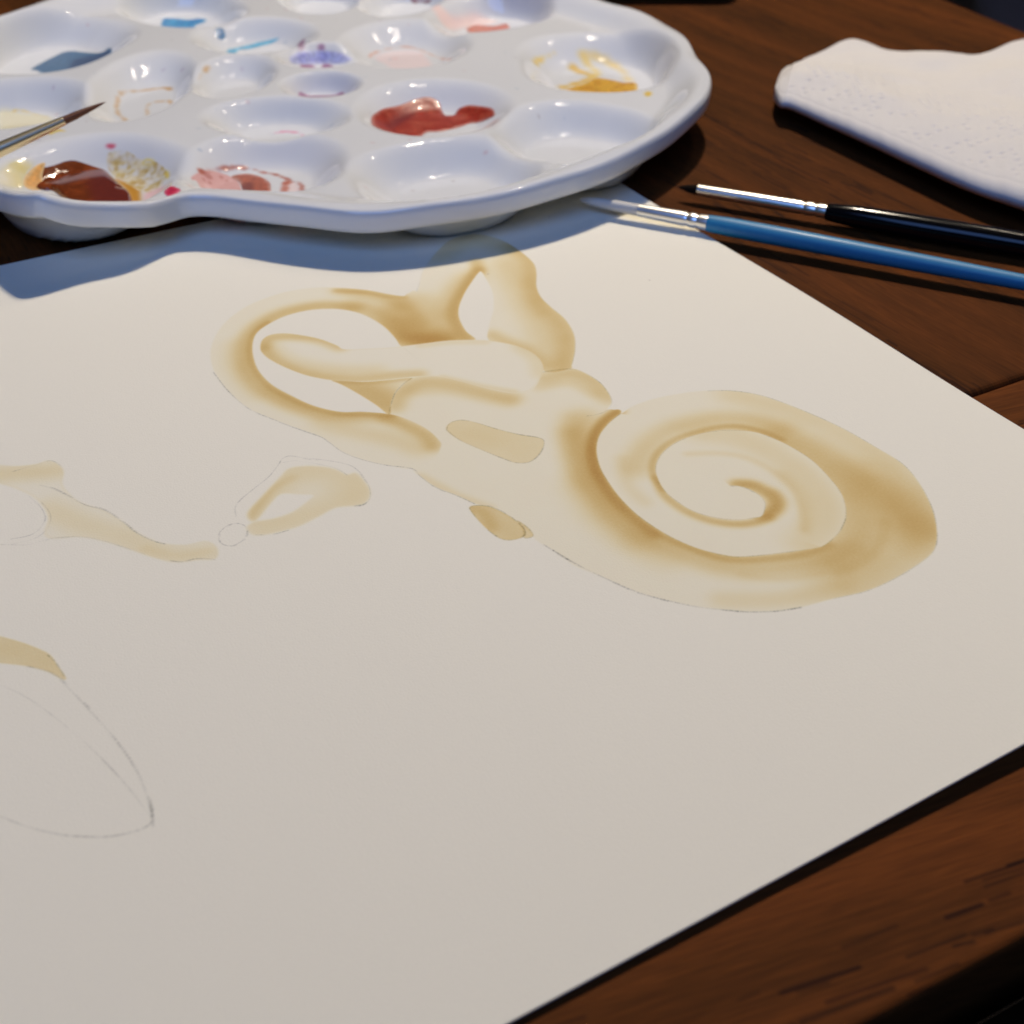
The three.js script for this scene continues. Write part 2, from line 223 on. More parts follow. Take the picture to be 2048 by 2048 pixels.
const PAINT = {
  deepBlue: [-130.4,-27.5,-129.2,-35.4,-126.1,-44.3,-123.3,-50.6,-119.1,-52.3,-113.9,-50.6,-108.8,-49.5,-104.7,-49.9,-103.4,-51.2,-100.1,-45.4,-91.2,-13.1,-92.6,-6.1,-94.5,-1,-97.4,3.9,-102.1,6.2,-108.2,7.2,-125.4,-23.5],
  deepBlueDark: [-104.7,4.6,-115.4,-35.6,-111.6,-42.5,-105.7,-46.6,-101.3,-46.6,-91.6,-10.3,-94.7,-1.9,-98.5,3.9],
  teal: [-84.8,-53.2,-83,-59.3,-90.7,-98.2,-85.2,-101.6,-78.5,-99.8,-73.8,-101.6,-69.5,-99.5,-70.4,-94.5,-72.9,-88.4,-67.5,-50.4,-72.7,-47.8,-78.9,-49.5],
  drop: [-56.1,-55.9,-55.9,-58.7,-54.5,-60.7,-52.7,-59.8,-51.9,-58.1,-52,-55.5,-53.5,-53.9,-55,-53.6],
  tealStreak: [-45.6,-15.2,-50,-46.8,-46.3,-52.6,-41.2,-57.2,-36.2,-59.8,-28.5,-60.5,-35.1,-55.6,-40.2,-51.1,-45.4,-47.3,-42.6,-16.7,-44.8,-14.8],
  tanRing: [-63.7,1.5,-67,-1.1,-74.1,1.2,-80.4,5.4,-82,11.7,-81,20.2,-78.1,28.7,-74.3,34.3,-62.6,59.8,-58.6,62.1,-58.2,56,-68.5,22.4,-68,15.6,-64.6,14.2,-60.4,16,-49.6,49.2,-48.3,56.3,-49.8,62.4],
  tanStreak: [-48.5,-6.9,-50,-0.4,-50.8,6.5],
  lemonA: [-120.9,24.3,-117.9,23.7,-112.4,26.4,-104.3,30.8],
  lemonB: [-126.4,26.7,-115.1,26.4,-102.9,32.3,-85.9,68.3,-89.5,72.2,-101.3,69.6,-107.9,73.8],
  lemonC: [-89.5,72.2,-87.6,69,-85,69.6],
  cream: [-101.4,94,-95.6,91.4,-89.9,91.3,-91.5,96.1,-91.4,101.4,-95,105.5,-98,106.5],
  amber: [-91.7,99.9,-91.4,97,-89.7,92.7,-87,89.4,-87,94.5,-85.5,99.9,-88.1,101.6,-90.9,101.9],
  brownPool: [-89.4,96,-88.5,93,-86.6,89.4,-84.2,86.8,-81.1,85.3,-78.7,84,-75.3,83.8,-71.6,84.3,-68.3,85.2,-66,87.4,-62.3,92.7,-57.8,99.4,-54.1,105,-40.3,142.5,-40.1,145.1,-42.3,147.1,-45.9,148.5,-49.9,149.3,-53.3,150.3,-56.8,151.1,-79.3,103.9,-84.4,100.8,-87.1,100.5,-88.7,98.8],
  maroonPart: [-71.6,96,-69.4,90.4,-66.2,88.3,-60.5,96,-52.8,108.3,-40.8,145.1,-45.8,147,-50.5,146.7,-68.9,102.6],
  ochreRim: [-63.8,90.4,-59.5,92.7,-53.5,98.4,-51.2,104,-40.5,141.5,-56.4,101.6],
  mottle: [-67.6,79.1,-61.4,79.1,-55.4,83.4,-48.2,87.7,-43.5,95,-45.1,101.6,-50.8,101.8,-58,95,-64.4,88.3,-67.6,83.4],
  yellowDab: [-55.2,85.3,-53.2,84.4,-50.5,85.8,-49.2,88,-52.4,86.8],
  yellowDabB: [-45.5,92.3,-43,94.8,-41.9,99.1,-43.7,96.5],
  pinkWash: [-49.8,104.1,-45.4,100.5,-38.1,110.7,-35.7,126.6,-36,139.3,-38.4,142.4],
  crimson: [-37.3,121.8,-36.5,118,-33.8,119.7,-31.8,122,-32.6,125.1,-34.4,126.9,-36.2,125.5],
  crimsonDab: [-69,76.9,-67.5,76.3,-65.3,76.8,-66.4,77.8,-67.8,77.6],
  roseLine: [-31.4,97,-29.5,93.7,-26.4,88.9,-21.3,85,-16,83.9,-11.9,86.2,-6.8,88.4,-1.4,93.5,2.9,97.7,10,124.3,11.1,134.4],
  roseWash: [-32.8,103.1,-31.3,97.6,-28,92.5,-22.6,91.2,-17.9,99.8,-11,131.8,-15.1,130.1,-20,126.7,-30.5,103.1],
  roseFill: [-22.5,90.7,-17.7,87.5,-12.7,89.6,-8.8,94,-7.1,99.7,-2.1,131.8,-5,134.3,-8.9,133.7,-11.8,129.7,-17.8,97.6],
  roseDark: [-17.9,99.8,-15.7,96.4,-13.7,97.4,-8.4,129.3,-10.6,131.4],
  roseTail: [-2.2,94.7,-2.5,98.6,1.5,128.5,-0.7,135],
  roseInner: [-2.7,97.4,1.9,97.7,9.8,125,11,135.1,3.5,135.2],
  pinkStreak: [-13.6,50.9,-9.8,49.5,-5.6,50.3,-2,53.3],
  lilac: [-17.8,-20.7,-17.3,-23.7,-14.5,-27.7,-9.2,-30.3,-3.1,-31.1,3.8,-29.5,7.9,-26.9,4,-25.6,-3.5,-26.5,-9,-25.1,-13.6,-22.8,-16.5,-19.9],
  mauveA: [-13.6,-22.4,-8.3,-24,-3.5,2.9,-7.9,1.8],
  mauveB: [-4.9,-24.1,-0.4,-24.1,8.5,2.3,8.6,5.6,2.5,4.3],
  mauveC: [-17.1,-51.5,-13.5,-28.7],
  mauveD: [-5.8,-34.2,-5.4,-31.3],
  plumLine: [-9.2,15.7,-4.5,13.2,1.8,12.6,8.9,13,12,32.8,7.3,35.4,1.2,35.6,-5.4,34],
  peachRing: [13.8,-38.8,16.5,-46.1,24.7,-52.9,32.6,-52.4,40.9,-43.6,49.2,-30.9,55,-3.1,54.1,9.3],
  peachWash: [16,-40.4,24.9,-49.8,36.9,-45.3,52.3,-3.1,50.9,5.3,36.6,3.2,22.7,-29],
  red: [23.1,49.8,23.4,42.2,26.4,34.1,31.9,28,37.6,23.1,42.7,20.9,47,22.3,48.4,26,50.3,30.4,53.3,29.8,55,26.5,59.3,26.4,64.6,30.2,68.5,35.2,69.4,41.4,66.4,40.4,60.5,39.2,55.5,43.5,49,47.5,42.5,50.4,37.3,74.6,30.9,73.4,26.5,68.5,24.3,60.7],
  redDark: [28.2,47.1,30.7,37.1,36.2,30.4,38,31.6,34.2,38.7,29.8,47.3],
  coral: [54.6,-85.1,59,-90.9,67.3,-89.7,74.6,-91.1,76.6,-49.6,75.8,-42.6,69.9,-41,62.3,-43.8,55.2,-81.3],
  coralWash: [28.8,-109.8,43,-87,58.9,-99.6,69.4,-95.5,55,-86.8,43.3,-77.5],
  oxblood: [26.2,-126.3,35.9,-123,35.1,-122.1,30.6,-124.4,27.9,-124.3],
  ochre: [95.8,-8.1,97.4,-2.2,102.2,-6.5,106.9,-10.8,111,-16.9,116.4,-15.5,122.6,-11,128.3,-8,125.8,26.9,123.6,37,117.6,37.8,111.1,35.5,104.4,33,99.8,31.7,97.7,38.4,96.3,36.5,95.3,29.4],
  ochreA: [96.6,-5.4,103.2,-9.8,110.1,-18.3,103.9,-26.4,102.2,-30.8],
  ochreB: [109,-15.5,112.3,-23.6,108.1,-34.4,106.2,-38.3],
  ochreC: [125.5,-12.2,122.8,-26.2,115.8,-36.6,106.2,-38.3],
  ochreD: [86.8,-19.3,86.4,-22.7,90.8,-31,94.7,-35],
  ochreDot: [127.1,30.5,129,28.1,130,30.5,128,34.2],
};

// ================= the setting: floor, table =================
{
  const [c, x] = canvasOf(512, 512), im = x.createImageData(512, 512);
  for (let j = 0; j < 512; j++) for (let i = 0; i < 512; i++) {
    const n = fbm(i * 0.05, j * 0.05) * 8 + noise(i * 0.6, j * 0.6) * 9, k = (j * 512 + i) * 4;
    im.data[k] = 44 + n; im.data[k + 1] = 38 + n; im.data[k + 2] = 34 + n; im.data[k + 3] = 255;
  }
  x.putImageData(im, 0, 0);
  const t = texture(c); t.wrapS = t.wrapT = THREE.RepeatWrapping; t.repeat.set(12, 12);
  const g = new THREE.PlaneGeometry(9, 9); g.rotateX(-Math.PI / 2);
  const m = part('floor', g, std({ map: t, roughness: 0.95 }), scene); m.position.set(0.3, -0.745, -1.4); m.userData.kind = 'structure';
}
// wood: grain runs along +u; one pixel is 0.35 mm
function woodTexture(seed, base, W = 1536, H = 768) {
  const [c, x] = canvasOf(W, H), im = x.createImageData(W, H), rnd = rng(seed);
  for (let j = 0; j < H; j++) for (let i = 0; i < W; i++) {
    const u = i * 0.35, v = j * 0.35, warp = 9 * noise(u * 0.006, v * 0.012, seed);
    const broad = fbm(u * 0.0035, (v + warp) * 0.045, seed + 3), ring = Math.sin((v + warp * 1.6) * 0.5 + 4 * broad) * 0.5 + 0.5;
    const fine = noise(u * 0.05, v * 1.9, seed + 5) * 0.6 + noise(u * 0.2, v * 3.4, seed + 9) * 0.4;
    const t = 1 + 0.2 * broad + 0.08 * (ring - 0.5) + 0.34 * fine, k = (j * W + i) * 4;
    im.data[k] = base[0] * t; im.data[k + 1] = base[1] * (t - 0.03 * broad); im.data[k + 2] = base[2] * (t + 0.05); im.data[k + 3] = 255;
  }
  x.putImageData(im, 0, 0);
  x.lineCap = 'round';
  for (let k = 0; k < 3600; k++) {     // open pores: short dark dashes along the grain, in drifts
    const px = rnd() * W, py = rnd() * H; if (noise(px * 0.002, py * 0.02, seed + 21) < -0.05 + rnd() * 0.3) continue;
    const L = 10 + rnd() * rnd() * 95, w = 0.7 + rnd() * 1.7;
    x.strokeStyle = `rgba(20,9,10,${0.2 + 0.42 * rnd()})`; x.lineWidth = w;
    x.beginPath(); x.moveTo(px, py); x.lineTo(px + L, py + (rnd() - 0.5) * 3); x.stroke();
  }
  const t = texture(c); t.wrapS = t.wrapT = THREE.MirroredRepeatWrapping; return t;
}
function boardGeometry(corners, grainDeg, thick) {
  const s = new THREE.Shape(corners.map(([x, z]) => new THREE.Vector2(x, -z)));
  const g = new THREE.ExtrudeGeometry(s, { depth: thick - 0.004, bevelEnabled: true, bevelThickness: 0.002, bevelSize: 0.002, bevelOffset: -0.002, bevelSegments: 4 });
  g.rotateX(-Math.PI / 2); g.translate(0, -thick + 0.002, 0);
  const p = g.attributes.position, uv = g.attributes.uv, a = grainDeg * Math.PI / 180, ca = Math.cos(a), sa = Math.sin(a);
  for (let i = 0; i < p.count; i++) { const X = p.getX(i), Z = p.getZ(i) - p.getY(i) * 0.3; uv.setXY(i, (X * ca + Z * sa) / 0.5376, (-X * sa + Z * ca) / 0.2688); }
  return g;
}
{
  const table = thing('wooden_table', 'reddish brown wooden table with cross grained end board', 'table');
  const meet = (p, a, q, b) => { const da = [Math.cos(a), Math.sin(a)], db = [Math.cos(b), Math.sin(b)], det = da[0] * -db[1] + da[1] * db[0], r = [q[0] - p[0], q[1] - p[1]], t = (r[0] * -db[1] + r[1] * db[0]) / det; return [p[0] + da[0] * t, p[1] + da[1] * t]; };
  const D = Math.PI / 180, near = [0.0535, -0.0931], nearA = -26.6 * D, far = [0.2241, -0.6444], farA = 67.8 * D, seam = [0.1325, -0.2738], seamA = -28 * D;
  const on = (p, a, d) => [p[0] + Math.cos(a) * d, p[1] + Math.sin(a) * d];
  const nf = meet(near, nearA, far, farA), sf = meet(seam, seamA, far, farA), gap = 0.0006;
  const nl = on(near, nearA, -0.95), sl = on(seam, seamA, -0.98), ff = on(far, farA, -0.75), fl = on(ff, nearA, -1.35);
  const off = (p) => [p[0] - Math.sin(-seamA) * gap, p[1] - Math.cos(seamA) * gap];
  const wa = woodTexture(23, [76, 42, 16]), wb = woodTexture(52, [87, 48, 19]);
  const finish = (map) => phys({ map, roughness: 0.7, specularIntensity: 0.1, bumpMap: map, bumpScale: 0.00012 });
  part('field_board', boardGeometry([off(sl), off(sf), ff, fl], 59, 0.026), finish(wa), table, 'main board with the grain running to the far edge');
  part('end_board', boardGeometry([nl, nf, sf, sl], -19, 0.026), finish(wb), table, 'end board with the grain along the near edge');
  const leg = new RoundedBoxGeometry(0.06, 0.715, 0.06, 3, 0.006), lm = std({ map: wa, roughness: 0.55 });
  const mid = [(nl[0] + nf[0] + ff[0] + fl[0]) / 4, (nl[1] + nf[1] + ff[1] + fl[1]) / 4];
  for (const q of [nl, nf, ff, fl]) { const m = part('leg', leg, lm, table); m.position.set(q[0] + (mid[0] - q[0]) * 0.12, -0.3865, q[1] + (mid[1] - q[1]) * 0.12); m.rotation.y = 28 * D; }
}

// ================= the sheet and its drawing =================
function drawing() {
  const W = 2048, S = W / 420, H = Math.round(297 * S), X = (u) => u * S, Y = (u, v) => v * S;
  const path = (ctx, a, closed) => trail(ctx, a, closed, (u) => u * S, (u, v) => v * S);
  const [main, mx] = canvasOf(W, H), [mask, kx] = canvasOf(W, H), [tmp, tx] = canvasOf(W, H);
  const DMAX = 1.5, sp = INK.spiral, turn = (a, b) => sp.slice(2 * a, 2 * b + 2);
  const whorls = [turn(0, 23), turn(16, 37), turn(29, 44)];
  const groups = { ear: [['loop', 'arch', 'patch', 'body', 'cochlea'], 0.078], lateral: [['lateral'], 0.05], round: [['round'], 0.1], roundTail: [['roundTail'], 0.05], oval: [['oval'], 0.06], stapes: [['stapes'], 0.05], incus: [['incus'], 0.05], drum: [['drum'], 0.05] };
  const clip = { loop: ['loop', 'arch'], arch: ['loop', 'arch'], patch: ['patch'], body: ['body', 'cochlea'], cochlea: ['body', 'cochlea'] };
  const soft = { stapes: 2.2, incus: 1.6, ear: 0.9 };
  let groove = 0;
  const fillAll = (ctx, shapes) => { ctx.fillStyle = '#fff'; for (const s of shapes) { path(ctx, INK[s], true); ctx.fill(); } };
  for (const name in groups) {
    const [shapes, base] = groups[name];
    kx.globalCompositeOperation = 'source-over'; kx.clearRect(0, 0, W, H); kx.filter = `blur(${soft[name] || 0.7}px)`; fillAll(kx, shapes); kx.filter = 'none';
    tx.globalCompositeOperation = 'source-over'; tx.clearRect(0, 0, W, H);
    tx.fillStyle = `rgba(255,255,255,${base / DMAX})`; tx.fillRect(0, 0, W, H);
    for (const [own, w, d, pts] of STROKES.filter((s) => shapes.includes(s[0]))) {
      // each stroke of the brush on a small canvas of its own
      let x0 = 1e9, y0 = 1e9, x1 = 0, y1 = 0; const m = w * 1.3 + 2;
      for (let k = 0; k < pts.length; k += 2) { x0 = Math.min(x0, pts[k] - m); x1 = Math.max(x1, pts[k] + m); y0 = Math.min(y0, pts[k + 1] - m); y1 = Math.max(y1, pts[k + 1] + m); }
      const ox = Math.floor(x0 * S), oy = Math.floor(y0 * S), [lay, lx] = canvasOf(Math.ceil((x1 - x0) * S), Math.ceil((y1 - y0) * S));
      lx.translate(-ox, -oy);
      lx.filter = `blur(${Math.max(1, w * S * 0.27)}px)`; lx.lineCap = lx.lineJoin = 'round';
      for (const [f, g] of [[1.05, 0.66], [0.5, 0.4]]) { lx.strokeStyle = `rgba(255,255,255,${g * d / DMAX * 1.1})`; lx.lineWidth = w * S * f; path(lx, pts, false); lx.stroke(); }
      lx.filter = 'none';
      let hole = null;
      if (own === 'cochlea') { hole = groove < 3 ? 0 : groove < 12 ? 1 : groove < 15 ? 2 : null; groove++; } else if (own === 'body' && d > 0.35 && pts[0] < 100) hole = 0;
      if (hole !== null) { lx.globalCompositeOperation = 'destination-out'; lx.filter = 'blur(0.8px)'; lx.fillStyle = '#fff'; path(lx, whorls[hole], false); lx.fill(); lx.filter = 'none'; }
      if (clip[own]) {
        const [cut, cx] = canvasOf(lay.width, lay.height); cx.translate(-ox, -oy); cx.filter = 'blur(0.7px)'; fillAll(cx, clip[own]); cx.filter = 'none';
        lx.setTransform(1, 0, 0, 1, 0, 0); lx.globalCompositeOperation = 'destination-in'; lx.drawImage(cut, 0, 0);
      }
      tx.drawImage(lay, ox, oy);
    }
    // pigment gathers at the edge of a wash
    if (name !== 'ear') { tx.filter = 'blur(1.2px)'; tx.strokeStyle = `rgba(255,255,255,${0.10 / DMAX})`; tx.lineWidth = 3; for (const s of shapes) { path(tx, INK[s], true); tx.stroke(); } tx.filter = 'none'; }
    tx.globalCompositeOperation = 'destination-in'; tx.drawImage(mask, 0, 0);
    if (name === 'lateral' || name === 'oval') { mx.globalCompositeOperation = 'destination-out'; mx.drawImage(mask, 0, 0); mx.globalCompositeOperation = 'source-over'; }   // painted up to, not over
    mx.drawImage(tmp, 0, 0);
  }
  // pencil
  const [pen, px] = canvasOf(W, H), rnd = rng(5);
  const line = (a, wide, dark, closed) => {
    const q = spline(closed ? [...a, a[0], a[1]] : a, false, 8);
    px.lineCap = 'round';
    for (let pass = 0; pass < 2; pass++) {
      const ox = (rnd() - 0.5) * 0.5 * pass, oy = (rnd() - 0.5) * 0.6 * pass, ph = rnd() * 50;
      for (let i = 0; i + 1 < q.length; i++) {
        const e = 0.5 + 0.9 * noise(i * 0.09 + ph, pass * 9.1, 3) + 0.3 * noise(i * 0.5, ph); if (e <= 0.04 || (pass && e < 0.6)) continue;
        px.strokeStyle = `rgba(0,0,0,${Math.min(1, dark * e * (pass ? 0.7 : 1))})`; px.lineWidth = wide * S * (0.75 + 0.4 * e);
        px.beginPath(); px.moveTo((q[i][0] + ox) * S, (q[i][1] + oy) * S); px.lineTo((q[i + 1][0] + ox) * S, (q[i + 1][1] + oy) * S); px.stroke();
      }
    }
  };
  for (const [k, w, d, c] of [['loopLine', 0.26, 0.5], ['loopInner', 0.2, 0.12], ['archLine', 0.22, 0.16], ['bodyLine', 0.26, 0.42], ['bodyLineB', 0.24, 0.3], ['spiral', 0.3, 0.2], ['cochLine', 0.36, 0.5], ['cochRight', 0.3, 0.26], ['oval', 0.28, 0.42, 1], ['round', 0.28, 0.45, 1], ['roundTail', 0.24, 0.25], ['stapesLine', 0.24, 0.42], ['stapesIn', 0.2, 0.22], ['stapesFoot', 0.24, 0.36], ['ball', 0.24, 0.34], ['incusA', 0.22, 0.25], ['incusB', 0.26, 0.46], ['incusC', 0.22, 0.3], ['incusD', 0.24, 0.4], ['incusE', 0.2, 0.26], ['incusF', 0.24, 0.4], ['drumA', 0.5, 0.32], ['drumB', 0.34, 0.34], ['drumC', 0.24, 0.24], ['drumD', 0.26, 0.44], ['drumE', 0.3, 0.36]]) line(INK[k], w, d, c);
  // colour: white rag paper, Beer's law for the ochre, graphite over it, pigment granulating in the tooth of the paper
  const A = mx.getImageData(0, 0, W, H).data, G = px.getImageData(0, 0, W, H).data, im = tx.createImageData(W, H), [out, ox] = canvasOf(W, H);
  const paper = [0.835, 0.803, 0.675], K = [0.36, 0.75, 1.72], P = [1.3, 1.16, 1], enc = (v) => 255 * (v <= 0.0031308 ? 12.92 * v : 1.055 * v ** (1 / 2.4) - 0.055), R = rng(77);
  for (let j = 0; j < H; j++) for (let i = 0; i < W; i++) {
    const k = (j * W + i) * 4, tooth = noise(i * 0.33, j * 0.33, 1) * 0.6 + R() * 0.4 - 0.2, grit = R() - 0.5;
    let d = A[k + 3] / 255 * DMAX; if (d > 0.004) d = Math.max(0, d * (1 + 0.16 * tooth + 0.16 * fbm(i * 0.012, j * 0.012, 8)) + 0.012 * grit);
    const g = G[k + 3] / 255 * Math.max(0.15, 0.9 + 1.3 * tooth), f = 1 + 0.012 * tooth;
    for (let m = 0; m < 3; m++) im.data[k + m] = enc(paper[m] * f * Math.exp(-K[m] * d ** P[m]) * (1 - 0.72 * Math.min(1, g))) + grit;
    im.data[k + 3] = 255;
  }
  ox.putImageData(im, 0, 0);
  const rn = rng(9);
  for (let k = 0; k < 3; k++) { ox.fillStyle = `rgba(70,55,45,${0.2 + rn() * 0.4})`; const r = 0.5 + rn() * 0.7; ox.beginPath(); ox.ellipse(rn() * W * 0.62, rn() * H, r, r * (0.6 + rn()), rn() * 3, 0, 7); ox.fill(); }
  return texture(out);
}
{
  const NU = 106, NV = 76, T = 0.0005, top = [], g0 = [];
  const place = (u, v, dy) => [SHEET.x + EU[0] * u + EV[0] * v, 0.0001 + dy + sheetLift(u, v), SHEET.z + EU[1] * u + EV[1] * v, u / SHEET.w, 1 - v / SHEET.h];
  const uAt = (j) => SHEET.w * j / (NU - 1), vAt = (i) => SHEET.h * i / (NV - 1);
  const upper = gridGeometry(NV, NU, (i, j) => place(uAt(j), vAt(i), T));
  const lower = gridGeometry(NV, NU, (i, j) => place(uAt(NU - 1 - j), vAt(i), 0));
  const ring = [];
  for (let j = 0; j < NU - 1; j++) ring.push([uAt(j), 0]); for (let i = 0; i < NV - 1; i++) ring.push([SHEET.w, vAt(i)]);
  for (let j = NU - 1; j > 0; j--) ring.push([uAt(j), SHEET.h]); for (let i = NV - 1; i >= 0; i--) ring.push([0, vAt(i)]);
  const edge = gridGeometry(2, ring.length, (i, j) => place(...ring[j], i ? 0 : T));
  const m = part('paper_sheet', mergeGeometries([upper, lower, edge]), std({ map: drawing(), roughness: 0.88, side: THREE.DoubleSide }), scene);
  const [b, bx] = canvasOf(512, 512), bi = bx.createImageData(512, 512);
  for (let j = 0; j < 512; j++) for (let i = 0; i < 512; i++) { const n = 128 + 60 * (noise(i * 0.25, j * 0.25, 2) + 0.5 * noise(i * 0.06, j * 0.06, 6)); bi.data.set([n, n, n, 255], (j * 512 + i) * 4); }
  bx.putImageData(bi, 0, 0);
  const bt = texture(b, false); bt.wrapS = bt.wrapT = THREE.MirroredRepeatWrapping; bt.repeat.set(8, 5.66);
  m.material.bumpMap = bt; m.material.bumpScale = 0.00007;
  m.userData = { label: 'large white paper sheet with pale ochre watercolour of an inner ear', category: 'painting' };
}

// ================= the palette =================
const PC = [-0.076, 0.0007, -0.491], mm = 0.001;
// paint gathers in the wells: points on a lip are drawn down towards the middle of their patch
for (const k in PAINT) {
  const a = PAINT[k], n = a.length / 2, top = k === 'tanStreak' ? 20 : k === 'brownPool' || k === 'maroonPart' ? 9 : 12.4; let cx = 0, cz = 0, low = 1e9;
  for (let i = 0; i < n; i++) { const y = glazeTop(a[2 * i], a[2 * i + 1]); if (y < low) { low = y; cx = a[2 * i]; cz = a[2 * i + 1]; } }
  for (let i = 0; i < n; i++) { for (let s = 0; s < 40 && glazeTop(a[2 * i], a[2 * i + 1]) > Math.max(top, low + 1); s++) { a[2 * i] += (cx - a[2 * i]) * 0.04; a[2 * i + 1] += (cz - a[2 * i + 1]) * 0.04; } }
}
function glazeTexture() {
  const N = 1600, half = 180, S = N / (2 * half), [c, x] = canvasOf(N, N);
  x.fillStyle = 'rgb(219,221,220)'; x.fillRect(0, 0, N, N);
  const fx = (u) => (u + half) * S, fy = (u, v) => (v + half) * S;
  x.beginPath(); for (let d = -180; d < 180; d += 2) { const r = rimAt(d, 1) - LIP - 3.5, a = d * Math.PI / 180; x.lineTo(fx(r * Math.sin(a)), fy(0, r * Math.cos(a))); } x.closePath(); x.clip();   // no paint on the outside of the rim
  const wash = (k, col, a, blur = 0.5, edge = 0) => {
    x.filter = `blur(${blur * S}px)`; x.fillStyle = `rgba(${col},${a})`; trail(x, PAINT[k], true, fx, fy); x.fill();
    if (edge) { x.filter = `blur(${0.25 * S}px)`; x.strokeStyle = `rgba(${col},${edge})`; x.lineWidth = 0.6 * S; trail(x, PAINT[k], true, fx, fy); x.stroke(); }
    x.filter = 'none';
  };
  const rs = rng(64);
  // many small wet dabs on a layer of their own, softened together
  const [dab, dx] = canvasOf(N, N);
  const layer = (blur, draw) => { dx.clearRect(0, 0, N, N); draw(); x.filter = `blur(${blur * S}px)`; x.drawImage(dab, 0, 0); x.filter = 'none'; };
  const spot = (u, v, r, flat, turn, style) => { dx.fillStyle = style; dx.beginPath(); dx.ellipse(fx(u), fy(0, v), r * S, r * S * flat, turn, 0, 7); dx.fill(); };
  const streak = (k, col, a, w, blur = 0.3) => layer(blur, () => {      // it thickens, thins and breaks
    const q = spline(PAINT[k], false, 10), ph = rs() * 40;
    for (let i = 0; i + 1 < q.length; i++) { const L = Math.hypot(q[i + 1][0] - q[i][0], q[i + 1][1] - q[i][1]), m = Math.max(1, Math.round(L / 0.5)); for (let s = 0; s < m; s++) {
      const t = s / m, e = Math.max(0.12, 0.75 + 0.9 * noise(i * 0.22 + t * 0.22 + ph, 3.3, w));
      spot(q[i][0] + (q[i + 1][0] - q[i][0]) * t + (rs() - 0.5) * w * 0.6, q[i][1] + (q[i + 1][1] - q[i][1]) * t + (rs() - 0.5) * w * 0.6, w * (0.25 + 0.45 * e), 0.6 + 0.5 * rs(), rs() * 3, `rgba(${col},${a * 0.42 * e})`);
    } }
  });
  wash('cream', '238,222,150', 0.75, 1.2); wash('lemonB', '240,228,170', 0.6, 1.2); streak('lemonA', '236,205,110', 0.8, 1); streak('lemonC', '232,196,70', 0.9, 1.4);
  streak('tanRing', '206,166,116', 0.75, 1.5); streak('tanStreak', '208,170,120', 0.7, 1.2);
  wash('peachWash', '240,218,214', 0.7, 1); streak('peachRing', '222,160,130', 0.85, 1.2);
  wash('coralWash', '244,214,202', 0.8, 1.2); wash('roseWash', '222,160,150', 0.75, 0.5, 0.8); wash('roseInner', '236,212,206', 0.7, 0.6);
  streak('roseLine', '176,98,80', 0.8, 1.3, 0.3); streak('roseTail', '190,110,90', 0.75, 2);
  streak('pinkStreak', '226,130,160', 0.85, 1.2); wash('pinkWash', '238,190,186', 0.8, 0.8);
  wash('mauveA', '160,112,140', 0.8, 0.5); wash('mauveB', '150,100,130', 0.85, 0.5); streak('mauveC', '150,104,130', 0.7, 2); streak('mauveD', '160,120,150', 0.6, 2.2);
  wash('ochreRim', '196,130,30', 0.85, 0.7); wash('yellowDab', '246,214,60', 0.9, 0.4); wash('yellowDabB', '240,210,80', 0.9, 0.4); wash('crimsonDab', '206,60,86', 0.85, 0.4);
  streak('ochreA', '224,180,80', 0.7, 3, 0.8); streak('ochreB', '236,206,120', 0.7, 3, 0.9); streak('ochreC', '236,210,140', 0.6, 3, 0.9); streak('ochreD', '236,206,120', 0.75, 1.6, 0.6); wash('ochreDot', '230,186,60', 0.8, 0.5);
  // half-dried, granular paint beside the brown pool, and specks here and there
  const rnd = rng(31), within = (k, blur, draw) => { x.save(); trail(x, PAINT[k], true, fx, fy); x.clip(); layer(blur, draw); x.restore(); };
  const scatter = (k, n, spread, size, styles) => { const a = PAINT[k]; const us = a.filter((_, i) => i % 2 === 0), vs = a.filter((_, i) => i % 2), u0 = Math.min(...us), du = Math.max(...us) - u0, v0 = Math.min(...vs), dv = Math.max(...vs) - v0; for (let i = 0; i < n; i++) { const u = u0 + rnd() * du, v = v0 + rnd() * dv; spot(u + (rnd() - 0.5) * spread, v + (rnd() - 0.5) * spread, 0.25 + rnd() * rnd() * size, 0.5 + rnd() * 0.6, rnd() * 3, `rgba(${styles[Math.floor(rnd() * styles.length)]},${0.2 + rnd() * 0.4})`); } };
  within('mottle', 0.35, () => scatter('mottle', 1500, 3, 1.5, ['214,196,130', '190,160,80', '232,222,190', '180,140,60', '226,222,210', '222,222,222']));
  within('roseWash', 0.3, () => scatter('roseWash', 150, 8, 2, ['158,88,84', '238,206,200', '178,110,100']));
  within('cream', 0.6, () => scatter('cream', 60, 8, 4, ['240,226,170', '228,206,120', '240,236,220']));
  within('peachWash', 0.5, () => scatter('peachWash', 50, 6, 3, ['232,196,186', '240,224,220']));
  layer(0.25, () => { for (let k = 0; k < 90; k++) { const a = rnd() * 6.3, r = Math.sqrt(rnd()) * 140; spot(r * Math.sin(a), r * Math.cos(a), 0.3 + rnd() * 0.8, 0.5 + rnd() * 0.5, rnd() * 3, `rgba(${['150,120,150', '120,100,90', '190,120,120', '110,140,170'][k % 4]},${0.1 + rnd() * 0.2})`); } });
  x.filter = 'none';
  return texture(c);
}
